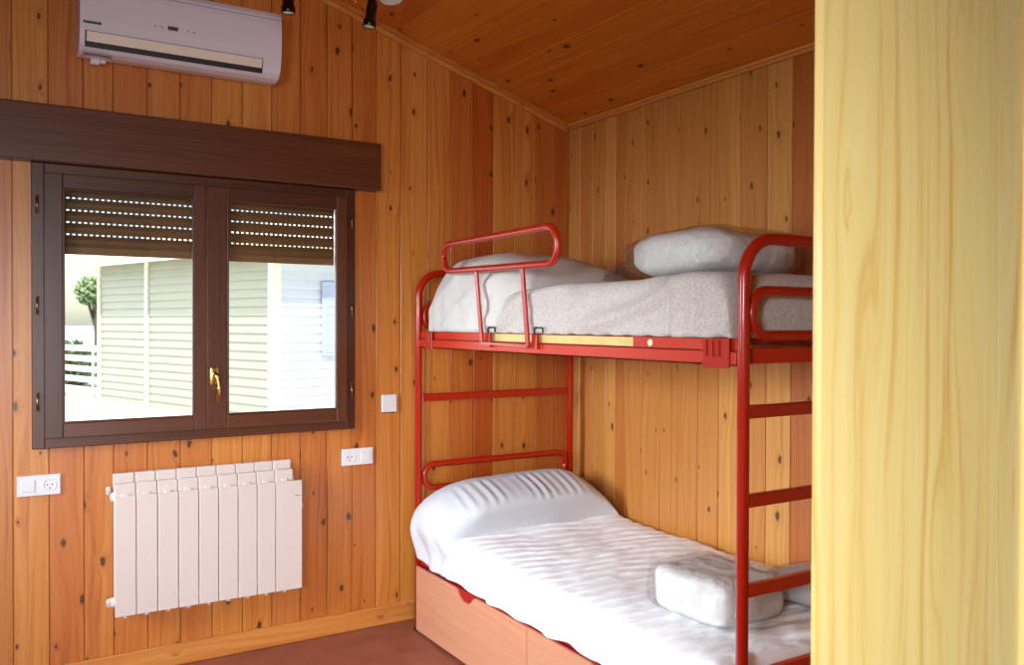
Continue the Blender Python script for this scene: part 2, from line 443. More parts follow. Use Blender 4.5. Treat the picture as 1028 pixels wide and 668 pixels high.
for i, (x0, x1, g0, g1, hz) in enumerate(((-2.607, -1.9800, -2.540, -2.032, 0), (-1.9790, -1.330, -1.891, -1.382, 1))):
    z0, z1 = 1.028, 2.098
    bm = bmesh.new()
    frame_ring(bm, x0, x1, z0, z1, .05, -.052, -.031, wl=g0-x0, wr=x1-g1, wb=1.0875-z0, wt=z1-2.040)
    s = wpart('sash', bm, M['brown_wood'])
    s['label'] = ('left sash of the window', 'right sash of the window, with the handle')[i]
    def sub(name, bm, mat, smooth=False):
        o = obj(name, bm, mat, s, smooth); o.matrix_parent_inverse = Matrix.Identity(4); return o
    bm = bmesh.new(); box(bm, g0-.008, g1+.008, -.036, -.032, 1.080, 2.047); sub('pane', bm, M['glass'])
    bm = bmesh.new(); frame_ring(bm, g0-.0005, g1+.0005, 1.087, 2.0405, .008, -.0565, -.0375); sub('glazing_bead', bm, M['brown_wood'])
    if i == 1:
        bm = bmesh.new()
        rbox(bm, -1.9655, -1.9335, -.060, -.0522, 1.225, 1.300, .006, 3)
        cyl(bm, (-1.9495, -.060, 1.272), (-1.9495, -.085, 1.272), .010)
        tube(bm, fillet([(-1.9495, -.078, 1.272), (-1.9480, -.100, 1.270), (-1.9380, -.100, 1.215), (-1.9440, -.097, 1.152)], .02, 6), .0095, 12)
        sub('window_handle', bm, M['brass'], True)
for x, zs in ((-2.630, (1.970, 1.564, 1.177)), (-1.302, (1.988, 1.567, 1.173))):
    for z in zs:
        bm = bmesh.new(); cyl(bm, (x, -.036, z-.032), (x, -.036, z+.032), .0055, 12)
        lathe(bm, [(.0, 0), (.007, .001), (.007, .004), (.0, .007)], (x, -.036, z+.032), (0, 0, 1), 12)
        lathe(bm, [(.0, 0), (.007, .001), (.007, .004), (.0, .007)], (x, -.036, z-.032), (0, 0, -1), 12)
        wpart('hinge', bm, M['hinge'], smooth=True)

# roller shutters outside the panes, partly lowered
def shutter(x0, x1, zb, label):
    t = thing('roller_shutter', label, 'roller shutter', ((x0+x1)/2, .12, zb), group='half lowered brown roller shutters')
    bm = bmesh.new(); p = .0512; z = zb+.035; k = 0
    while z < 2.12:
        prof = []
        for j in range(7):
            a = PI*j/6; prof.append((.115-.006*math.sin(a)-.0, z+.0025+(p-.0075)*j/6))
        prof += [(.125-.004*math.sin(PI*(6-j)/6), z+.0025+(p-.0075)*(6-j)/6) for j in range(7)]
        prism(bm, [(q[0], q[1]) for q in prof], 0, x0, x1)
        if k >= 1:
            x = x0
            while x < x1:
                box(bm, x, min(x+.0105, x1), .117, .123, z-.0055, z+.003); x += .0225
        else: box(bm, x0, x1, .117, .123, z-.006, z+.004)
        z += p; k += 1
    for v in bm.verts: v.co -= t.location
    obj('slats', bm, M['brown_shutter'], t)
    bm = bmesh.new(); rbox(bm, x0, x1, .112, .128, zb, zb+.034, .004)
    for v in bm.verts: v.co -= t.location
    obj('bottom_bar', bm, M['brown_shutter_bar'], t)
M['brown_shutter'] = plain('brown_shutter_slat', lin(132, 88, 54), .5)
M['brown_shutter_bar'] = plain('light_brown_shutter_bar', lin(158, 112, 66), .5)
shutter(-2.592, -1.985, 1.785, 'brown slatted roller shutter lowered behind the left window pane')
shutter(-1.955, -1.338, 1.781, 'brown slatted roller shutter lowered behind the right window pane')

bm = bmesh.new(); rbox(bm, -3.02, -1.1666, -.075, -.001, 2.1395, 2.367, .004)
tag(obj('shutter_box', bm, M['brown_wood']), 'long dark brown wooden shutter box mounted above the window', 'shutter box')

# ------------------------------------------------------------------ air conditioner
ac = thing('air_conditioner', 'white split air conditioner mounted high on the pine wall above the shutter box', 'air conditioner', (-2.09, 0, 2.57))
def part(name, bm, mat, t, smooth=False, bevel=0):
    L = Vector(t.location); p = t
    while p.parent: p = p.parent; L = L+Vector(p.location)
    for v in bm.verts: v.co -= L
    return obj(name, bm, mat, t, smooth, bevel)
prof = [(-.001, 2.590), (-.06, 2.572), (-.118, 2.570), (-.150, 2.578), (-.172, 2.594), (-.186, 2.616), (-.195, 2.645), (-.202, 2.69), (-.205, 2.745), (-.205, 2.800), (-.200, 2.838), (-.188, 2.858), (-.160, 2.866), (-.001, 2.868)]
bm = bmesh.new(); prism(bm, prof, 0, -2.490, -1.691)
o = part('body', bm, M['ac_white'], ac, bevel=.004)
for p in o.data.polygons: p.use_smooth = False
bm = bmesh.new()   # seam of the front cover and top lip
for q0, q1 in (((-.2065, 2.822), (-.2055, 2.824)),):
    box(bm, -2.488, -1.693, q0[0], q1[0]+.004, q0[1], q1[1])
part('cover_seam', bm, M['seam'], ac)
bm = bmesh.new()   # recess behind the flap
sl = [(-.178, 2.588), (-.1915, 2.6185), (-.1985, 2.6475), (-.190, 2.648), (-.17, 2.60)]
prism(bm, sl, 0, -2.470, -1.772)
part('air_slot', bm, M['black'], ac)
bm = bmesh.new()
fl = [(-.192, 2.607), (-.2035, 2.6435), (-.2005, 2.6450), (-.188, 2.6085)]
prism(bm, fl, 0, -2.465, -1.777)
part('flap', bm, M['ac_cream'], ac)
bm = bmesh.new(); rbox(bm, -2.165, -2.125, -.2063, -.2045, 2.700, 2.716, .0004, 1)
part('display', bm, M['grey_mark'], ac)
for x in (-2.215, -2.19, -2.09, -2.065):
    bm = bmesh.new(); box(bm, x, x+.005, -.2060, -.2040, 2.704, 2.709); part('indicator_mark', bm, M['grey_mark'], ac)
bm = bmesh.new()
x = -2.477
for w, h in ((.006, .010), (.003, .008), (.008, .009), (.003, .010), (.007, .010), (.006, .009), (.007, .010), (.006, .009), (.008, .010)):
    box(bm, x, x+w, -.2046, -.2010, 2.6745, 2.6745+h); x += w+.0012
part('maker_mark', bm, M['grey_mark'], ac)
bm = bmesh.new(); rbox(bm, -2.440, -2.405, -.075, -.045, 2.552, 2.573, .004); rbox(bm, -2.404, -2.382, -.072, -.05, 2.560, 2.573, .003)
part('drain_cap', bm, M['ac_white'], ac)
bm = bmesh.new(); box(bm, -2.47, -2.37, -.16, -.13, 2.568, 2.574)
part('bottom_grille', bm, M['seam'], ac)

# ------------------------------------------------------------------ radiator
rad = thing('radiator', 'white aluminium panel radiator hung on the wall under the window', 'radiator', (-1.96, 0, .28))
pit = .0833; X0 = -2.357
for k in range(9):
    a = X0+k*pit; b = a+pit-.0025; last = k == 8
    bm = bmesh.new()
    rbox(bm, a, (-1.571 if last else b), -.113, -.104, .281+.0, .778, .003)
    if k == 0:
        pass
    s = part('front_plate', bm, M['rad_white'], rad)
    bm = bmesh.new()
    cxm = (a+b)/2
    # upper fins in two steps, web and rear plate
    rbox(bm, a, b+.0015, -.097, -.072, .752, .830, .005)
    rbox(bm, a, b+.0015, -.064, -.038, .768, .868, .005)
    rbox(bm, cxm-.014, cxm+.014, -.105, -.032, .300, .790, .004)
    rbox(bm, a+.004, b-.004, -.040, -.034, .300, .800, .002)
    cyl(bm, (cxm, -.098, .292), (cxm, -.098, .272), .009, 12)
    part('fin_block', bm, M['rad_white'], rad)
for z in (.335, .775):
    bm = bmesh.new(); cyl(bm, (X0-.012, -.068, z), (-1.598, -.068, z), .020, 20)
    part('header_pipe', bm, M['rad_white'], rad, True)
for (x, z) in ((X0-.012, .335), (X0-.012, .800)):
    bm = bmesh.new(); lathe(bm, [(.0, 0), (.019, .001), (.019, .012), (.012, .016), (.0, .017)], (x, -.068, z), (-1, 0, 0), 6)
    part('end_plug', bm, M['rad_white'], rad)
bm = bmesh.new(); cyl(bm, (-1.60, -.085, .655), (-1.562, -.085, .655), .014, 16)
part('valve_knob', bm, M['white_plastic'], rad, True)
bm = bmesh.new(); box(bm, -1.604, -1.582, -.1139, -.1125, .7080, .7105)
part('maker_mark', bm, M['grey_mark'], rad)
for x in (-2.2, -1.75):
    bm = bmesh.new(); box(bm, x, x+.03, -.034, -.0005, .70, .76)
    part('wall_bracket', bm, M['rad_white'], rad)

# ------------------------------------------------------------------ sockets and plates
def plate(name, label, cat, x0, x1, z0, z1, kinds, group=None):
    t = thing(name, label, cat, ((x0+x1)/2, 0, (z0+z1)/2), group=group)
    bm = bmesh.new(); rbox(bm, x0, x1, -.010, -.0005, z0, z1, .003, 3); part('cover_plate', bm, M['white_plastic'], t)
    w = (x1-x0)/len(kinds)
    for i, k in enumerate(kinds):
        a = x0+i*w; c = a+w/2; zc = (z0+z1)/2
        if k == 'rocker':
            bm = bmesh.new(); rbox(bm, c-.024, c+.024, -.0135, -.0095, zc-.024, zc+.024, .002); part('rocker', bm, M['white_plastic'], t)
        if k == 'socket':
            bm = bmesh.new(); tube(bm, [(c+.023*math.cos(q*PI/12), -.0108, zc+.023*math.sin(q*PI/12)) for q in range(24)], .0018, 6, closed=True)
            part('socket_rim', bm, M['white_plastic'], t, True)
            for dx, dz in ((-.0085, 0), (.0085, .0), (0, -.014)):
                bm = bmesh.new(); cyl(bm, (c+dx, -.0101, zc+dz), (c+dx, -.0112, zc+dz), .0028, 12); part('pin_hole', bm, M['dark_hole'], t)
    return t
plate('wall_socket', 'double white wall switch and socket plate left of the radiator', 'socket', -2.703, -2.547, .796, .879, ('rocker', 'socket'), 'double wall sockets')
plate('wall_socket', 'double white wall socket plate between the radiator and the bunk bed', 'socket', -1.341, -1.181, .806, .887, ('socket', 'rocker'), 'double wall sockets')
t = thing('blank_plate', 'small square white blank wall plate right of the window', 'wall plate', (-1.094, 0, 1.098))
bm = bmesh.new(); rbox(bm, -1.135, -1.053, -.012, -.0005, 1.054, 1.142, .006, 3); part('cover', bm, M['white_plastic'], t)
bm = bmesh.new(); rbox(bm, -1.131, -1.057, -.0055, -.0004, 1.050, 1.056, .001, 1); part('lower_lip', bm, M['grey_mark'], t)

# ------------------------------------------------------------------ bunk bed
bed = thing('bunk_bed', 'red tubular steel bunk bed with guard rail, standing in the pine corner', 'bed', (-.56, -1.2, 0))
XP, XQ, YH, YF = -1.010, -.105, -.166, -2.262
def bp(name, bm, mat, parent=None, smooth=True, bevel=0):
    p = parent or bed
    for v in bm.verts: v.co -= Vector(bed.location)
    return obj(name, bm, mat, p, smooth, bevel)
R = .0175
for nm, y in (('head_frame', YH), ('foot_frame', YF)):
    bm = bmesh.new()
    tube(bm, fillet([(XP, y, 0.004), (XP, y, 1.742), (XQ, y, 1.742), (XQ, y, 0.004)], .115, 10), R, 16)
    fr = bp(nm, bm, M['red'])
    fr['label'] = 'arched end frame of the bed at the ' + ('pillow end' if y == YH else 'foot end, doubling as ladder')
    loops = [(1.466, 1.593, 'upper_loop')]
    if y == YH: loops.append((.690, .805, 'lower_loop'))
    for za, zb, ln in loops:
        bm = bmesh.new()
        tube(bm, fillet([(XP+.030, y, za), (XP+.030, y, zb), (XQ-.030, y, zb), (XQ-.030, y, za)], .06, 8, closed=True), .0155, 14, closed=True)
        bp('loop_bar', bm, M['red'], fr)
    for z in ((1.134,) if y == YH else (1.251, 1.0, .746)):
        bm = bmesh.new(); rbox(bm, XP+.015, XQ-.015, y-.012, y+.012, z-.0185, z+.0185, .004)
        bp('rung', bm, M['red'], fr, False)
    if y == YF:
        bm = bmesh.new(); rbox(bm, XP+.015, XQ-.015, y-.012, y+.012, .478, .512, .004); bp('lower_rung', bm, M['red'], fr, False)
    for x in (XP, XQ):
        bm = bmesh.new(); cyl(bm, (x, y, 0.0005), (x, y, .02), .0205, 16); bp('foot_cap', bm, M['black'], fr)
# upper bunk rails: an angle section with a ledge
def side_rail(name, xo, sgn, z0, z1, label=None):
    # sgn=+1 : flange goes towards +x
    bm = bmesh.new()
    a, b = sorted((xo, xo+sgn*.004)); box(bm, a, b, YF+.02, YH-.02, z0, z0+(z1-z0)*.56)
    a, b = sorted((xo+sgn*.011, xo+sgn*.016)); box(bm, a, b, YF+.02, YH-.02, z0+(z1-z0)*.5, z1)
    a, b = sorted((xo, xo+sgn*.032)); box(bm, a, b, YF+.02, YH-.02, z0, z0+.004); a, b = sorted((xo, xo+sgn*.012)); box(bm, a, b, YF+.02, YH-.02, z0+(z1-z0)*.56-.003, z0+(z1-z0)*.56)
    r = bp(name, bm, M['red_dark'], None, False)
    return r
ur = side_rail('upper_side_rail', -1.018, 1, 1.380, 1.456)
side_rail('upper_side_rail', -.097, -1, 1.380, 1.456)
lr = side_rail('lower_side_rail', -1.018, 1, .266, .375); lr.data.materials[0] = M['crimson']
side_rail('lower_side_rail', -.097, -1, .325, .375)
bm = bmesh.new()
for y0, y1 in ((-.83, -1.78),): box(bm, -1.0085, -1.0065, y1, y0, 1.425, 1.4545)
bp('worn_strip', bm, M['worn'], ur, False)  # mottled yellow strip along the upper part of the front rail
bm = bmesh.new(); lathe(bm, [(.0, 0), (.014, .0005), (.010, .004), (.004, .005), (.0, .0055)], (-1.0072, -1.865, 1.438), (-1, 0, 0), 14); bp('cap_nut', bm, M['cream_chip'], ur)
for y in (-.30, -2.165):   # corner brackets
    bm = bmesh.new(); rbox(bm, -1.024, -1.0185, y-.055*(1 if y < -1 else .6), y+.05*(1 if y < -1 else .6), 1.372, 1.458, .002)
    if y < -1:
        for dy in (-.02, .005, .03): rbox(bm, -1.029, -1.024, y+dy, y+dy+.008, 1.405, 1.452, .002)
    else:
        for dy in (-.01,): rbox(bm, -1.028, -1.024, y+dy, y+dy+.008, 1.40, 1.45, .002)
    bp('corner_bracket', bm, M['red'], ur, False)
# cross bars and slatted base for both bunks
for z in (1.400, .345):
    for y in (YF+.03, YH-.03):
        bm = bmesh.new(); rbox(bm, -.985, -.13, y-.012, y+.012, z-.0155, z+.030, .003); bp('end_rail', bm, M['red_dark'], None, False)
    bm = bmesh.new()
    for k in range(14): 
        y = -.30-k*.142; rbox(bm, -1.004, -.111, y-.03, y+.03, z+.006, z+.018, .002)
    bp('base_slats', bm, M['laminate'], None, False)
# guard rail
bm = bmesh.new()
def G(y, z):   # plane leaning slightly outwards
    return (-1.046-(z-1.42)*.06, y, z)
tube(bm, fillet([G(-.545, 1.728), G(-.545, 1.845), G(-1.436, 1.852), G(-1.425, 1.716)], .060, 9, closed=True), .0135, 14, closed=True)
gd = bp('guard_rail', bm, M['red'])
gd['label'] = 'red looped guard rail clipped to the upper bunk'
for (ya, yb) in ((-.831, -.851), (-1.188, -1.203)):
    bm = bmesh.new(); tube(bm, [G(ya, 1.722), G(yb, 1.408)], 0, flat=(.022, .009, (1, 0, 0))); bp('upright', bm, M['red'], gd, False)
    bm = bmesh.new(); tube(bm, fillet([(-1.030, yb-.022, 1.452), (-1.030, yb-.022, 1.482), (-1.030, yb-.075, 1.482), (-1.030, yb-.08, 1.462)], .006, 4), .0035, 8); bp('hook', bm, M['black'], gd)
    bm = bmesh.new(); rbox(bm, -1.034, -1.0195, yb-.040, yb-.006, 1.400, 1.458, .002); bp('clip_plate', bm, M['red'], gd, False)
bm = bmesh.new(); tube(bm, [G(-.851, 1.416), G(-1.203, 1.410)], 0, flat=(.014, .010, (0, 0, 1))); bp('lower_crossbar', bm, M['red'], gd, False)

# ------------------------------------------------------------------ drawers under the bed
def drawer(y0, y1, label):      # y0 > y1
    t = thing('underbed_drawer', label, 'drawer', (-1.04, (y0+y1)/2, 0), group='drawers under the bunk bed')
    n0 = y0-.389
    prof = [(y0, .012), (y0, .320), (n0, .320)]
    prof += [(n0-.035, .305), (n0-.055, .280), (n0-.150, .276), (n0-.180, .305), (n0-.200, .320)] if False else \
            [(n0-.02, .316), (n0-.045, .292), (n0-.075, .278), (n0-.125, .277), (n0-.155, .292), (n0-.180, .316), (n0-.20, .320)]
    prof += [(y1, .320), (y1, .012)]
    bm = bmesh.new(); prism(bm, prof, 0, -1.031, -1.0195)
    part('front_panel', bm, M['laminate'], t, bevel=.0012)
    bm = bmesh.new()
    x0, x1 = -1.019, -.20; a, b = y0-.06, y1+.03
    box(bm, x0, x1, a-.012, a, .03, .26); box(bm, x0, x1, b, b+.012, .03, .26); box(bm, x1-.012, x1, b+.0125, a-.0125, .03, .26); box(bm, x0, x1-.0125, b+.0125, a-.0125, .03, .042)
    part('drawer_box', bm, M['laminate'], t)
    for x in (-.95, -.30):
        for y in (a-.08, b+.08):
            bm = bmesh.new(); cyl(bm, (x, y-.01, .0155), (x, y+.01, .0155), .0150, 14); part('castor', bm, M['black'], t)
drawer(-.187, -1.176, 'pinkish wooden underbed drawer with finger notch, at the head end')
drawer(-1.180, -2.236, 'pinkish wooden underbed drawer nearer the ladder end of the bed')

# ------------------------------------------------------------------ soft things
def nz(p, s, o=0): return noise.noise(Vector(p)*s+Vector((o, o*1.7, -o)))
def drape(name, ny, nt, fn, mat, th=.0, parent=None, smooth=True):
    """grid mesh: fn(a, t) -> point, a along the bed 0..1, t across the section 0..1; closed at the ends"""
    bm = bmesh.new(); G_ = [[bm.verts.new(fn(i/ny, j/nt)) for j in range(nt+1)] for i in range(ny+1)]
    for i in range(ny):
        for j in range(nt): bm.faces.new((G_[i][j], G_[i+1][j], G_[i+1][j+1], G_[i][j+1]))
    for i in range(ny): bm.faces.new((G_[i][0], G_[i][nt], G_[i+1][nt], G_[i+1][0]))
    bm.faces.new(G_[0]); bm.faces.new(G_[ny][::-1])
    return obj(name, bm, mat, parent, smooth)
import bisect
_tab = {}
def unit(t, p, q, w=1.0, h=.17):
    """point of a superellipse arch, (-1..1, 0..1), evenly spaced along its length"""
    k = (p, q, w, h)
    if k not in _tab:
        half = []
        for i in range(400):
            f = i/400*.9995; c = f**(1/p); half.append((f, max(0, 1-c*c)**(q/2)))
        for i in range(401):
            z = 1-i/400; s_ = z**(1/q); half.append((max(0, 1-s_*s_)**(p/2), z))
        half.sort(key=lambda v: (v[0], -v[1]))
        full = [(-a, b) for a, b in half[::-1]]+half
        L = [0.0]
        for A, B in zip(full, full[1:]): L.append(L[-1]+math.hypot((B[0]-A[0])*w/2, (B[1]-A[1])*h))
        _tab[k] = (full, L)
    full, L = _tab[k]; d = t*L[-1]
    i = min(max(bisect.bisect_right(L, d)-1, 0), len(L)-2)
    f = (d-L[i])/max(L[i+1]-L[i], 1e-12)
    return full[i][0]+(full[i+1][0]-full[i][0])*f, full[i][1]+(full[i+1][1]-full[i][1])*f
def sect(t, x0, x1, z0, z1, p=.30, q=.30):
    u, v = unit(t, p, q)
    return (x0+x1)/2+(x1-x0)/2*u, z0+(z1-z0)*v
sm = lambda e0, e1, v: (lambda q: q*q*(3-2*q))(max(0, min(1, (v-e0)/(e1-e0))))

# lower mattress
def f_mat(z0, z1):
    def f(a, t):
        y = -.205-a*2.01; e = min(1, (1-abs(2*a-1)**30))**.5 if 0 < a < 1 else 0
        x, z = sect(t, -.995, -.115, z0, z0+(z1-z0)*max(e, .0), .15, .15); return (x, y, z)
    return f
#tag(drape('mattress', 40, 40, f_mat(1.419, 1.60), M['mattress']), 'white mattress on the upper bunk under the grey white blanket', 'mattress', 'bunk mattresses')

# lower bedspread
def f_spread(a, t):
    y = -.470-a*1.730
    e = (1-abs(2*a-1)**40)**.5 if 0 < a < 1 else .0
    zt = .520-.016*a+.012*sm(.12, 0, a)
    zb = .354+.012*nz((y, 3, 0), 5)
    x0 = -1.012-.022*sm(-.5, -.8, y)-.014*nz((y, 0, 1), 2.3)-.006*math.sin(y*31)
    x, z = sect(t, x0, -.035, zb, zb+(zt-zb)*e, .17, .22)
    side = sm(.52, .40, z)*(x < -.8)
    # hanging side: soft vertical folds; top: rows of puckers running across the bed
    x -= side*(.016*abs(nz((y, z*.4, 4), 9))+.01*nz((y*2, z, 8), 6))+side*.018*sm(.46, .36, z)
    top = sm(.40, .50, z)
    rows = math.sin((y+.05*nz((x, y, 2), 2.2)+.18*x)*2*PI/.075)
    z += top*(.0065*max(0, rows)*(.5+.5*nz((x*9, y*3, 0), 1.0)+.35)+.009*nz((x, y, 0), 4)+.004*nz((x*2, y*5, 5), 7))
    z += top*.012*sm(.8, 1, a)*nz((x*2, y, 3), 6)
    return (x, y, z)
tag(drape('bedspread', 300, 190, f_spread, M['quilt']), 'white quilted bedspread covering the lower bunk', 'bedspread')

# lower bolster under its smooth cover
def f_bolster(a, t):
    # a: round the roll from the head frame over the top to the foot side; t: across the width
    ph = PI*(.02+.98*a)
    hump = max(0.0, math.sin(ph))**.75
    y = -.318+.200*math.cos(ph)
    zt = .485+.262*hump
    zb0 = .40-.045*sm(0, .75, a)
    uu, vv = unit(t, .42, .42, 1.0, .3)
    x0e = -1.010-.062*hump**.7; x1 = -.030
    x = (x0e+x1)/2+(x1-x0e)/2*uu; z = zb0+(zt-zb0)*vv
    if x > -.55: z = max(z, .40)
    z -= .10*hump*sm(-.30, -.02, x)**1.6+.03*sm(-.7, -1.03, x)*hump
    # front bulges over the bedspread, gathers along its upper edge
    y -= .058*math.sin(PI*sm(.58, 1.0, a))*sm(-1.05, -.85, x)
    g = sm(.50, .60, a)*sm(.86, .70, a)*sm(-1.0, -.86, x)*sm(-.05, -.2, x)
    w = math.sin(x*2*PI/.050+1.2*nz((x, 0, 0), 4))
    g *= max(.15, .55+1.1*nz((x, 1, 0), 7))
    z += g*.0034*w; y -= g*.0024*w
    z += .006*nz((x, y, 1), 5)
    hang = sm(.62, .45, z)*(x < -.8)
    x += hang*(.050*sm(.55, .36, z)-.018*nz((y*3, z, 0), 6)-.008*math.sin(y*42+z*9))
    return (x, y, z)
tag(drape('bolster', 90, 200, f_bolster, M['satin']), 'long white bolster under a smooth sheet at the head of the lower bunk', 'bolster')

# upper pillow (hump) under the white sheet
def f_upil(a, t):
    y = -.285-a*.80
    hump = max(0.0, 1-abs((a-.44)/.60)**2.4)**.6
    zt = 1.595+.235*hump*(1-.15*a)
    x0 = -.998-.022*hump+.060*sm(.72, .86, a)
    zt = 1.459+(zt-1.459)*(1-abs(2*a-1)**14)**.5
    x, z = sect(t, x0, -.07, 1.459, zt, .36, .50)
    z -= .13*hump*sm(-.62, -.10, x)*sm(.1, .6, a)+.04*hump*sm(-.4, -.08, x)
    y -= .0
    z = max(z, 1.459)
    up = sm(1.5, 1.62, z)
    z = max(z+.007*nz((x, y, 3), 7)*up, 1.459)
    x -= (.014*nz((x*.3, y, z*1.6), 9)+.012*abs(nz((1, y*3, z*2.2), 5))+.010*max(0, math.sin((y*.9+z*1.6)*23+2*nz((y, z, 0), 4)))**2)*(x < -.7)
    y += .05*(1-sm(1.46, 1.66, z))*a*.0-.02*sm(.14, 0, a)*(1-abs(2*t-1))*-1
    return (x, y, z)
tag(drape('pillow', 80, 110, f_upil, M['sheet']), 'plump white pillow under a sheet at the head of the upper bunk', 'pillow')

def f_blanket(a, t):
    y = -.93-a*1.29
    e = (1-abs(2*a-1)**26)**.5 if 0 < a < 1 else 0
    zt = 1.633+.010*a+.014*math.sin(a*PI*1.2)+.018*sm(.55, .85, a)
    x0 = -1.008-.008*e-.010*nz((y, 0, 0), 3)
    x, z = sect(t, x0, -.045, 1.4605, 1.4605+(zt-1.4605)*max(e, .02), .16, .26)
    side = (x < -.95)
    # diagonal drag folds on the room side
    d = (y*.80+z*2.0)
    x -= side*sm(1.46, 1.50, z)*(.030*max(0, math.sin(d*12+2.5*nz((y, z, 6), 3)))**2+.020*nz((y, z, 2), 8))
    x -= side*.022*sm(.80, .83, a)*sm(.93, .89, a)
    z += sm(1.55, 1.62, z)*(.008*nz((x, y, 0), 6))
    if z < 1.475: z = max(z+.004*math.sin(y*60), 1.4585)
    return (x, y, z)
tag(drape('blanket', 220, 150, f_blanket, M['terry']), 'fuzzy grey white blanket spread over the upper bunk', 'blanket')

def blob(name, c, half, mat, parent=None, e1=.5, e2=.5, disp=None, nu=72, nv=48, rotz=0, taper=None):
    bm = bmesh.new(); rows = []
    cz, sz = math.cos(rotz), math.sin(rotz)
    def pw(v, e): return math.copysign(abs(v)**e, v)
    for j in range(nv+1):
        ph = -PI/2+PI*j/nv; row = []
        for i in range(nu):
            th = 2*PI*i/nu
            p = Vector((pw(math.cos(ph), e1)*pw(math.cos(th), e2)*half[0], pw(math.cos(ph), e1)*pw(math.sin(th), e2)*half[1], pw(math.sin(ph), e1)*half[2]))
            if taper: p = taper(p)
            nrm = Vector((p.x/half[0]**2, p.y/half[1]**2, p.z/half[2]**2)).normalized() if p.length else Vector((0, 0, 1))
            if disp: p += nrm*disp(p)
            row.append(bm.verts.new((c[0]+p.x*cz-p.y*sz, c[1]+p.x*sz+p.y*cz, c[2]+p.z)))
            if j in (0, nv): break
        rows.append(row)
    for j in range(nv):
        A, B = rows[j], rows[j+1]
        for i in range(nu):
            q = []
            for v in (A[i % len(A)], A[(i+1) % nu % len(A)], B[(i+1) % nu % len(B)], B[i % len(B)]):
                if v not in q: q.append(v)
            if len(q) > 2: bm.faces.new(q)
    if parent:
        for v in bm.verts: v.co -= Vector(parent.location)
    return obj(name, bm, mat, parent, True)

# bagged pillow on the upper bunk
t = thing('bagged_pillow', 'white pillow in a clear plastic bag on top of the upper bunk', 'pillow', (-.55, -1.57, 1.66))
def pilt(p):
    p.z *= (1-.30*max(0, p.y/.34)**2)*(1-.12*max(0, -p.y/.34)); return p
def crease(p, k, o):     # sharp random ridges
    return (.5-abs(nz(p, k, o)))**3*2
M['bag_cloth'] = plain('white_pillow_cotton', lin(240, 238, 234), .85, bump=(13, .7, .025), spec=.2)
blob('pillow', (-.50, -1.62, 1.752), (.24, .250, .092), M['bag_cloth'], t, .62, .5, lambda p: .014*nz(p, 6)+.006*crease(p, 9, 2), taper=pilt, nu=110, nv=70)
blob('wrapper', (-.50, -1.610, 1.756), (.255, .285, .102), M['film'], t, .6, .45, lambda p: .012*nz(p, 7, 3)+.014*crease(p, 10, 5)-.004, taper=pilt, nu=170, nv=110)
bm = bmesh.new()     # loose gathered end of the bag
for i in range(25):
    pass
gp = [[None]*13 for _ in range(9)]
for i in range(9):
    for j in range(13):
        u, v = i/8, j/12
        y = -1.245-.115*(1-u)+.115; z = 1.672+(.085*(1-u*.55))*v*1.0
        x = -.56+.06*math.sin(v*7+u*3)+.05*nz((u*2, v*2, 0), 2)-.05*v
        gp[i][j] = bm.verts.new((x, y, z))
for i in range(8):
    for j in range(12): bm.faces.new((gp[i][j], gp[i+1][j], gp[i+1][j+1], gp[i][j+1]))
for v in bm.verts: v.co -= Vector(t.location)
o = obj('bag_end', bm, M['film'], t, True)
md = o.modifiers.new('solid', 'SOLIDIFY'); md.thickness = .0012

# bagged roll on the lower bunk
t = thing('bagged_duvet', 'rolled white duvet in a clear plastic bag lying on the lower bunk', 'duvet', (-.64, -1.80, .515))
blob('duvet_roll', (-.690, -1.850, .590), (.155, .172, .076), M['bag_cloth'], t, .34, .28, lambda p: .007*nz(p, 8)+.005*crease(p, 11, 2)-.004*max(0, math.sin(p.z*95+3*nz(p, 5)))*(p.y < -.1), rotz=.03, nu=110, nv=70)
blob('wrapper', (-.690, -1.832, .595), (.166, .200, .084), M['film'], t, .36, .34, lambda p: .008*nz(p, 8, 3)+.012*crease(p, 12, 5)-.004, nu=170, nv=110, rotz=.03)
M['bag_grey'] = plain('grey_white_cotton', lin(216, 214, 216), .85, bump=(18, .3, .01), spec=.2)
t = thing('bagged_pillow', 'small white bundle in clear plastic behind the rolled duvet, by the ladder', 'pillow', (-.30, -1.93, .512))
blob('pillow', (-.295, -1.93, .565), (.145, .145, .050), M['bag_grey'], t, .7, .6, lambda p: .006*nz(p, 9))
blob('wrapper', (-.295, -1.93, .570), (.160, .158, .057), M['film'], t, .7, .55, lambda p: .008*nz(p, 9, 3), nu=90, nv=60)

# ------------------------------------------------------------------ spotlight fixture under the ceiling
sp = thing('spotlight_bar', 'dark bronze spotlight bar hanging from the sloping ceiling at the top of the photo', 'ceiling light', (-1.62, -.70, 3.0))
def spp(name, bm, mat, parent=None, smooth=True):
    for v in bm.verts: v.co -= Vector(sp.location)
    return obj(name, bm, mat, parent or sp, smooth)
bm = bmesh.new(); tube(bm, [(-1.93, -.70, 2.90), (-1.38, -.70, 2.90)], .011, 12); spp('bar', bm, M['bronze'])
bm = bmesh.new(); tube(bm, [(-1.655, -.70, 2.90), (-1.655, -.70, 3.10)], .009, 12); spp('stem', bm, M['bronze'])
bm = bmesh.new(); lathe(bm, [(.0, 0), (.05, .0), (.052, -.02), (.02, -.03), (.0, -.03)], (-1.655, -.70, 3.140), (0, 0, 1), 24); spp('ceiling_rose', bm, M['bronze'])
bm = bmesh.new(); tube(bm, [(-1.575, -.70, 2.81), (-1.513, -.70, 2.755)], .0035, 8); spp('tension_rod', bm, M['brass'])
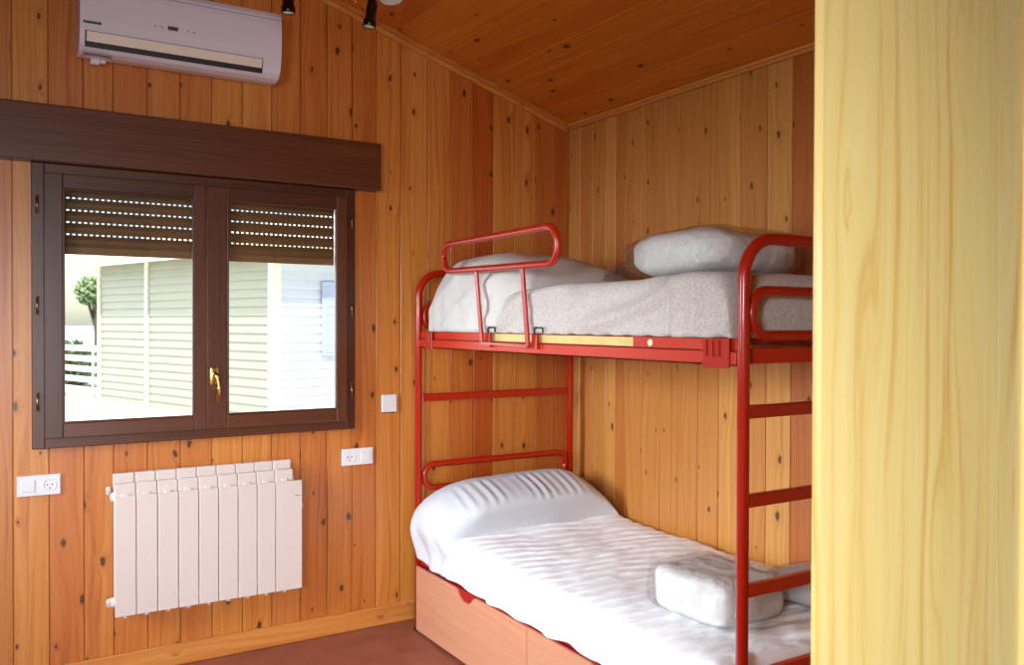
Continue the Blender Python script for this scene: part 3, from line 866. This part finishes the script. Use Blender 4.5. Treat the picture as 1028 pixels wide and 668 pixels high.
for (x, z, dx) in ((-1.818, 2.683, .0), (-1.488, 2.690, -.14)):
    ax = Vector((-dx*-1, 0, -1)).normalized()
    e = Vector((x, -.70, z)); b0 = e-ax*.115
    bm = bmesh.new()
    lathe(bm, [(.0, 0), (.012, 0), (.020, .008), (.0215, .03), (.0215, .085), (.026, .088), (.0275, .112), (.0240, .115), (.0235, .109), (.0, .109)], b0, ax, 24)
    h = spp('spot_head', bm, M['bronze'])
    bm = bmesh.new(); lathe(bm, [(.0, 0), (.0225, 0), (.0225, .004), (.0, .0055)], b0+ax*.1095, ax, 24); spp('lens', bm, M['lens'], h)
    bm = bmesh.new(); tube(bm, fillet([b0+Vector((0, 0, .0)), b0+Vector((0, 0, .06)), (b0.x, -.70, 2.90)], .01, 4), .008, 10); spp('swivel_arm', bm, M['bronze'], h)
bm = bmesh.new(); lathe(bm, [(.0, 0), (.02, .0), (.036, .012), (.045, .035), (.046, .045), (.043, .045), (.0, .040)], (-1.395, -.70, 2.862), Vector((0, -.15, -1)), 28)
h = spp('glass_shade', bm, M['lamp_glass'])
bm = bmesh.new(); cyl(bm, (-1.395, -.70, 2.86), (-1.395, -.70, 2.90), .010); spp('lamp_holder', bm, M['bronze'], h)

# ------------------------------------------------------------------ partition board close to the camera
pt = thing('partition_board', 'pale varnished pine partition board standing close at the right edge', 'partition', (-1.45, -3.08, 0))
def pboards(name, xs, y0, y1, parent, r=.004, tones=None):
    bm = bmesh.new()
    for i, (a, b) in enumerate(zip(xs, xs[1:])): 
        rbox(bm, a, b-.0001, y0, y1, .001, 2.9, r if len(xs) == 2 else .0003, 2)
    top = lambda x: ceil_z(x)-.002
    for v in bm.verts:
        if v.co.z > 2: v.co.z = top(v.co.x)
    for v in bm.verts: v.co -= Vector(parent.location)
    return obj(name, bm, M['pine_board'], parent)
pboards('board', [-1.7215, -1.225, -1.146], -3.090, -3.074, pt)
pboards('corner_bead', [-1.145, -1.130], -3.100, -3.060, pt, .006)
bm_y = pboards('jamb_board', [-1.129, -.80], -3.105, -3.085, pt)
o = bm_y
for nm, x, z in (('screw_head', -1.110, 1.94), ('screw_head', -1.137, 1.30)):
    bm = bmesh.new(); lathe(bm, [(.0, 0), (.004, .0), (.003, .0015), (.0, .002)], (x, -3.1045 if x > -1.12 else -3.0995, z), (0, -1, 0), 12)
    for v in bm.verts: v.co -= Vector(pt.location)
    obj(nm, bm, M['brass'], pt, True)

# ------------------------------------------------------------------ outside
GZ = -.30
bm = bmesh.new(); box(bm, -200, 200, .165, 400, GZ-.2, GZ); o = obj('paving', bm, M['paving']); o['kind'] = 'structure'; o.name = 'ground'
cab = thing('cabin', 'pale weatherboard cabin across the yard, seen through the window panes', 'cabin', (1.57, 11.04, GZ))
cab.rotation_euler = (0, 0, math.atan2(.30, .954))
# local frame: +x = right facade direction, +y = left facade direction (away)
def lap(bm, axis, a0, a1, z0, z1, pitch=.16, out=.028, back=.12):
    z = z0
    while z < z1-.01:
        zz = min(z+pitch, z1)
        # profile (offset outwards, z)
        prof = [(back, z), (-out, z), (-out, z+.03), (-.004, zz-.012), (-.004, zz), (back, zz)]
        if axis == 1: prism(bm, [(q[0], q[1]) for q in prof], 1, a0, a1)      # facade facing -x
        else: prism(bm, [(q[0], q[1]) for q in prof], 0, a0, a1)              # facade facing -y
        z += pitch
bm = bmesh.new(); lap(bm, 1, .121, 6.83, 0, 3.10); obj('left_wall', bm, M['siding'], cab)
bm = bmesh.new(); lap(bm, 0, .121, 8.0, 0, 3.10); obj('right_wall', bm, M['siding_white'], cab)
bm = bmesh.new(); rbox(bm, -.045, .12, -.045, .12, 0, 3.09, .01); obj('corner_post', bm, M['pole_cream'], cab)
for y in (4.55, 6.78):
    bm = bmesh.new(); rbox(bm, -.06, .02, y-.055, y+.055, 0, 3.09, .01); obj('wall_post', bm, M['pole_cream'], cab)
bm = bmesh.new()
for (a, b) in ((-.55, -.45), ):
    box(bm, a, b, -.55, 12.0, 2.99, 3.16)
    box(bm, -.449, 8.5, -.55, -.45, 2.99, 3.16)
obj('fascia', bm, M['pole_cream'], cab)
bm = bmesh.new(); box(bm, -.449, 8.5, -.449, 12.0, 3.10, 3.15); obj('soffit', bm, M['gutter'], cab)
bm = bmesh.new()
v = [bm.verts.new(p) for p in ((-.6, -.6, 3.165), (8.5, -.6, 3.165), (8.5, 12, 3.165), (-.6, 12, 3.165), (3.2, 2.5, 4.2), (8.5, 2.5, 4.2), (8.5, 12, 4.2), (3.2, 12, 4.2))]
for f in ((0, 3, 2, 1), (0, 1, 5, 4), (0, 4, 7, 3), (4, 5, 6, 7), (1, 2, 6, 5), (3, 7, 6, 2)): bm.faces.new([v[i] for i in f])
obj('roof', bm, M['roof_tile'], cab)
bm = bmesh.new()
rbox(bm, .98, 1.98, -.09, -.029, 1.18, 2.55, .01)
for k in range(9): box(bm, 1.05, 1.91, -.10, -.09, 1.25+k*.14, 1.33+k*.14)
obj('closed_shutter', bm, M['shutter_blue'], cab)
# porch pillars and railing beyond the end of the left wall
bm = bmesh.new(); rbox(bm, -.07, .10, 11.6, 11.77, 0, 3.09, .01); obj('porch_pillar', bm, M['pole_cream'], cab)
rl = thing('porch_railing', 'white horizontal-bar railing beside the cabin, far left through the window', 'railing', (1.57, 11.04, GZ))
rl.rotation_euler = cab.rotation_euler
bm = bmesh.new()
for z in (.16, .40, .64, .88, 1.12): rbox(bm, -.03, .0, 6.87, 11.55, z, z+.13, .005)
obj('rails', bm, M['gutter'], rl)
for y in (7.2, 9.0, 10.9):
    bm = bmesh.new(); rbox(bm, .001, .06, y, y+.06, 0, 1.25, .005); obj('baluster', bm, M['gutter'], rl)

def tree(name, label, c, h, r, seed, trunk=True, n=1400, cat='tree'):
    rnd = random.Random(seed)
    t = thing(name, label, cat, c)
    bm = bmesh.new()
    for _ in range(n):
        d = Vector((rnd.gauss(0, 1), rnd.gauss(0, 1), rnd.gauss(0, .8))).normalized()*(rnd.random()**.35)*r
        p = Vector((0, 0, h))+Vector((d.x, d.y, d.z*.8)); s = .06+.10*rnd.random()
        a = Vector((rnd.gauss(0, 1), rnd.gauss(0, 1), rnd.gauss(0, 1))).normalized()*s; b = a.orthogonal().normalized()*s*.5
        bm.faces.new([bm.verts.new(p-a), bm.verts.new(p+b), bm.verts.new(p+a), bm.verts.new(p-b)])
    obj('leaves', bm, M['green'], t)
    if trunk:
        bm = bmesh.new(); tube(bm, [(0, 0, 0), (.05, 0, h*.5), (-.03, .04, h)], .11, 10)
        for k in range(4): tube(bm, [(0, 0, h*.55), (math.cos(k*1.6)*r*.5, math.sin(k*1.6)*r*.5, h)], .045, 8)
        obj('trunk', bm, M['bark'], t)
tree('garden_tree', 'leafy tree behind the railing, at the left edge of the window view', (.30, 25.6, GZ), 2.75, .62, 3, n=900)
tree('garden_shrub', 'light green shrub showing just above the porch railing', (-.75, 23.0, GZ), .60, .85, 5, trunk=False, cat='shrub', n=2400)
# dim house wall and doorway further back
fh = thing('garden_shed', 'pinkish garden shed with a dark doorway far behind the railing', 'shed', (-2.6, 33.0, GZ))
bm = bmesh.new(); box(bm, -.2, 2.3, 0, 2.5, 0, 2.7); obj('walls', bm, M['under'], fh)
bm = bmesh.new(); box(bm, .9, 1.7, -.02, -.001, 0, 2.2); obj('doorway', bm, M['bark'], fh)
bm = bmesh.new(); prism(bm, [(-.5, 2.701), (2.6, 2.701), (1.05, 3.4)], 1, -.3, 2.8); obj('roof', bm, M['roof_tile'], fh)

# ------------------------------------------------------------------ light
w = bpy.data.worlds.new('daylight'); sc.world = w; w.use_nodes = True
nt = w.node_tree; nt.nodes.clear(); n = N(nt)
sky = n('ShaderNodeTexSky', sky_type='NISHITA'); sky.sun_disc = False; sky.sun_elevation = math.radians(50); sky.sun_rotation = math.radians(150)
bg = n('ShaderNodeBackground', {'Color': sky.outputs[0], 'Strength': .26})
o = n('ShaderNodeOutputWorld'); nt.links.new(bg.outputs[0], o.inputs[0])

sun = bpy.data.lights.new('sun', 'SUN'); sun.energy = 7; sun.angle = .01; sun.color = (1, .96, .88)
so = bpy.data.objects.new('sun', sun); C.objects.link(so)
so.rotation_euler = Vector((.25, .62, -.85)).to_track_quat('-Z', 'Y').to_euler()

def area(name, loc, target, sx, sy, power, col, spread=180):
    l = bpy.data.lights.new(name, 'AREA'); l.shape = 'RECTANGLE'; l.size = sx; l.size_y = sy; l.energy = power; l.color = col
    l.spread = math.radians(spread)
    ob = bpy.data.objects.new(name, l); C.objects.link(ob); ob.location = loc
    ob.rotation_euler = (Vector(target)-Vector(loc)).to_track_quat('-Z', 'Z').to_euler(); return ob
area('daylight_left_window', (XL+.06, -1.05, 1.55), (-.95, -.85, .25), 1.1, .9, 31, (.86, .93, 1.0), 75)  # added lamp at the unseen left wall, brightens the lower bunk
area('daylight_left_rear', (XL+.06, -4.25, 1.66), (-.9, -1.0, .35), .8, .35, 24, (.93, .96, 1.0), 90)  # assumed unseen source, placed from the rail shadow on the bed wall
area('daylight_near_door', (-3.1, YN+.06, 1.25), (-2.3, 0, -.15), 1.2, 1.6, 36, (.88, .95, 1.0), 102)  # assumed unseen door light behind the camera, inferred from the wall's reflections
# added wide soft sun on the yard side, brightens the beds through the window
hz = bpy.data.lights.new('hazy_sky', 'SUN'); hz.energy = 10; hz.angle = math.radians(75); hz.color = (.88, .94, 1.0)
ho = bpy.data.objects.new('hazy_sky', hz); C.objects.link(ho)
ho.rotation_euler = Vector((1.45, -1.2, -.95)).to_track_quat('-Z', 'Y').to_euler()

# ------------------------------------------------------------------ camera
F_, yaw, pitch, roll = 866.84, .5543, .0111, .0028
sy, cy = math.sin(yaw), math.cos(yaw); r = Vector((cy, -sy, 0)); f0 = Vector((sy, cy, 0)); u0 = Vector((0, 0, 1))
F = f0*math.cos(pitch)-u0*math.sin(pitch); U = f0*math.sin(pitch)+u0*math.cos(pitch)
Rv = r*math.cos(roll)+U*math.sin(roll); Uv = -r*math.sin(roll)+U*math.cos(roll)
cam = bpy.data.cameras.new('camera'); co = bpy.data.objects.new('camera', cam); C.objects.link(co)
co.matrix_world = Matrix(((Rv.x, Uv.x, -F.x, -2.834), (Rv.y, Uv.y, -F.y, -3.9758), (Rv.z, Uv.z, -F.z, 1.5), (0, 0, 0, 1)))
cam.sensor_fit = 'HORIZONTAL'; cam.sensor_width = 36; cam.lens = F_/1028*36; cam.clip_start = .05
cam.dof.use_dof = True; cam.dof.focus_distance = 3.6; cam.dof.aperture_fstop = 5.6
sc.camera = co
sc.view_settings.view_transform = 'Standard'; sc.view_settings.look = 'None'; sc.view_settings.gamma = 1
sc.view_settings.use_curve_mapping = False; sc.view_settings.exposure = 0.0
sc.cycles.use_denoising = True; sc.cycles.max_bounces = 10; sc.cycles.diffuse_bounces = 6; sc.cycles.transparent_max_bounces = 16
sc.cycles.sample_clamp_indirect = 6; sc.cycles.caustics_reflective = False; sc.cycles.caustics_refractive = False
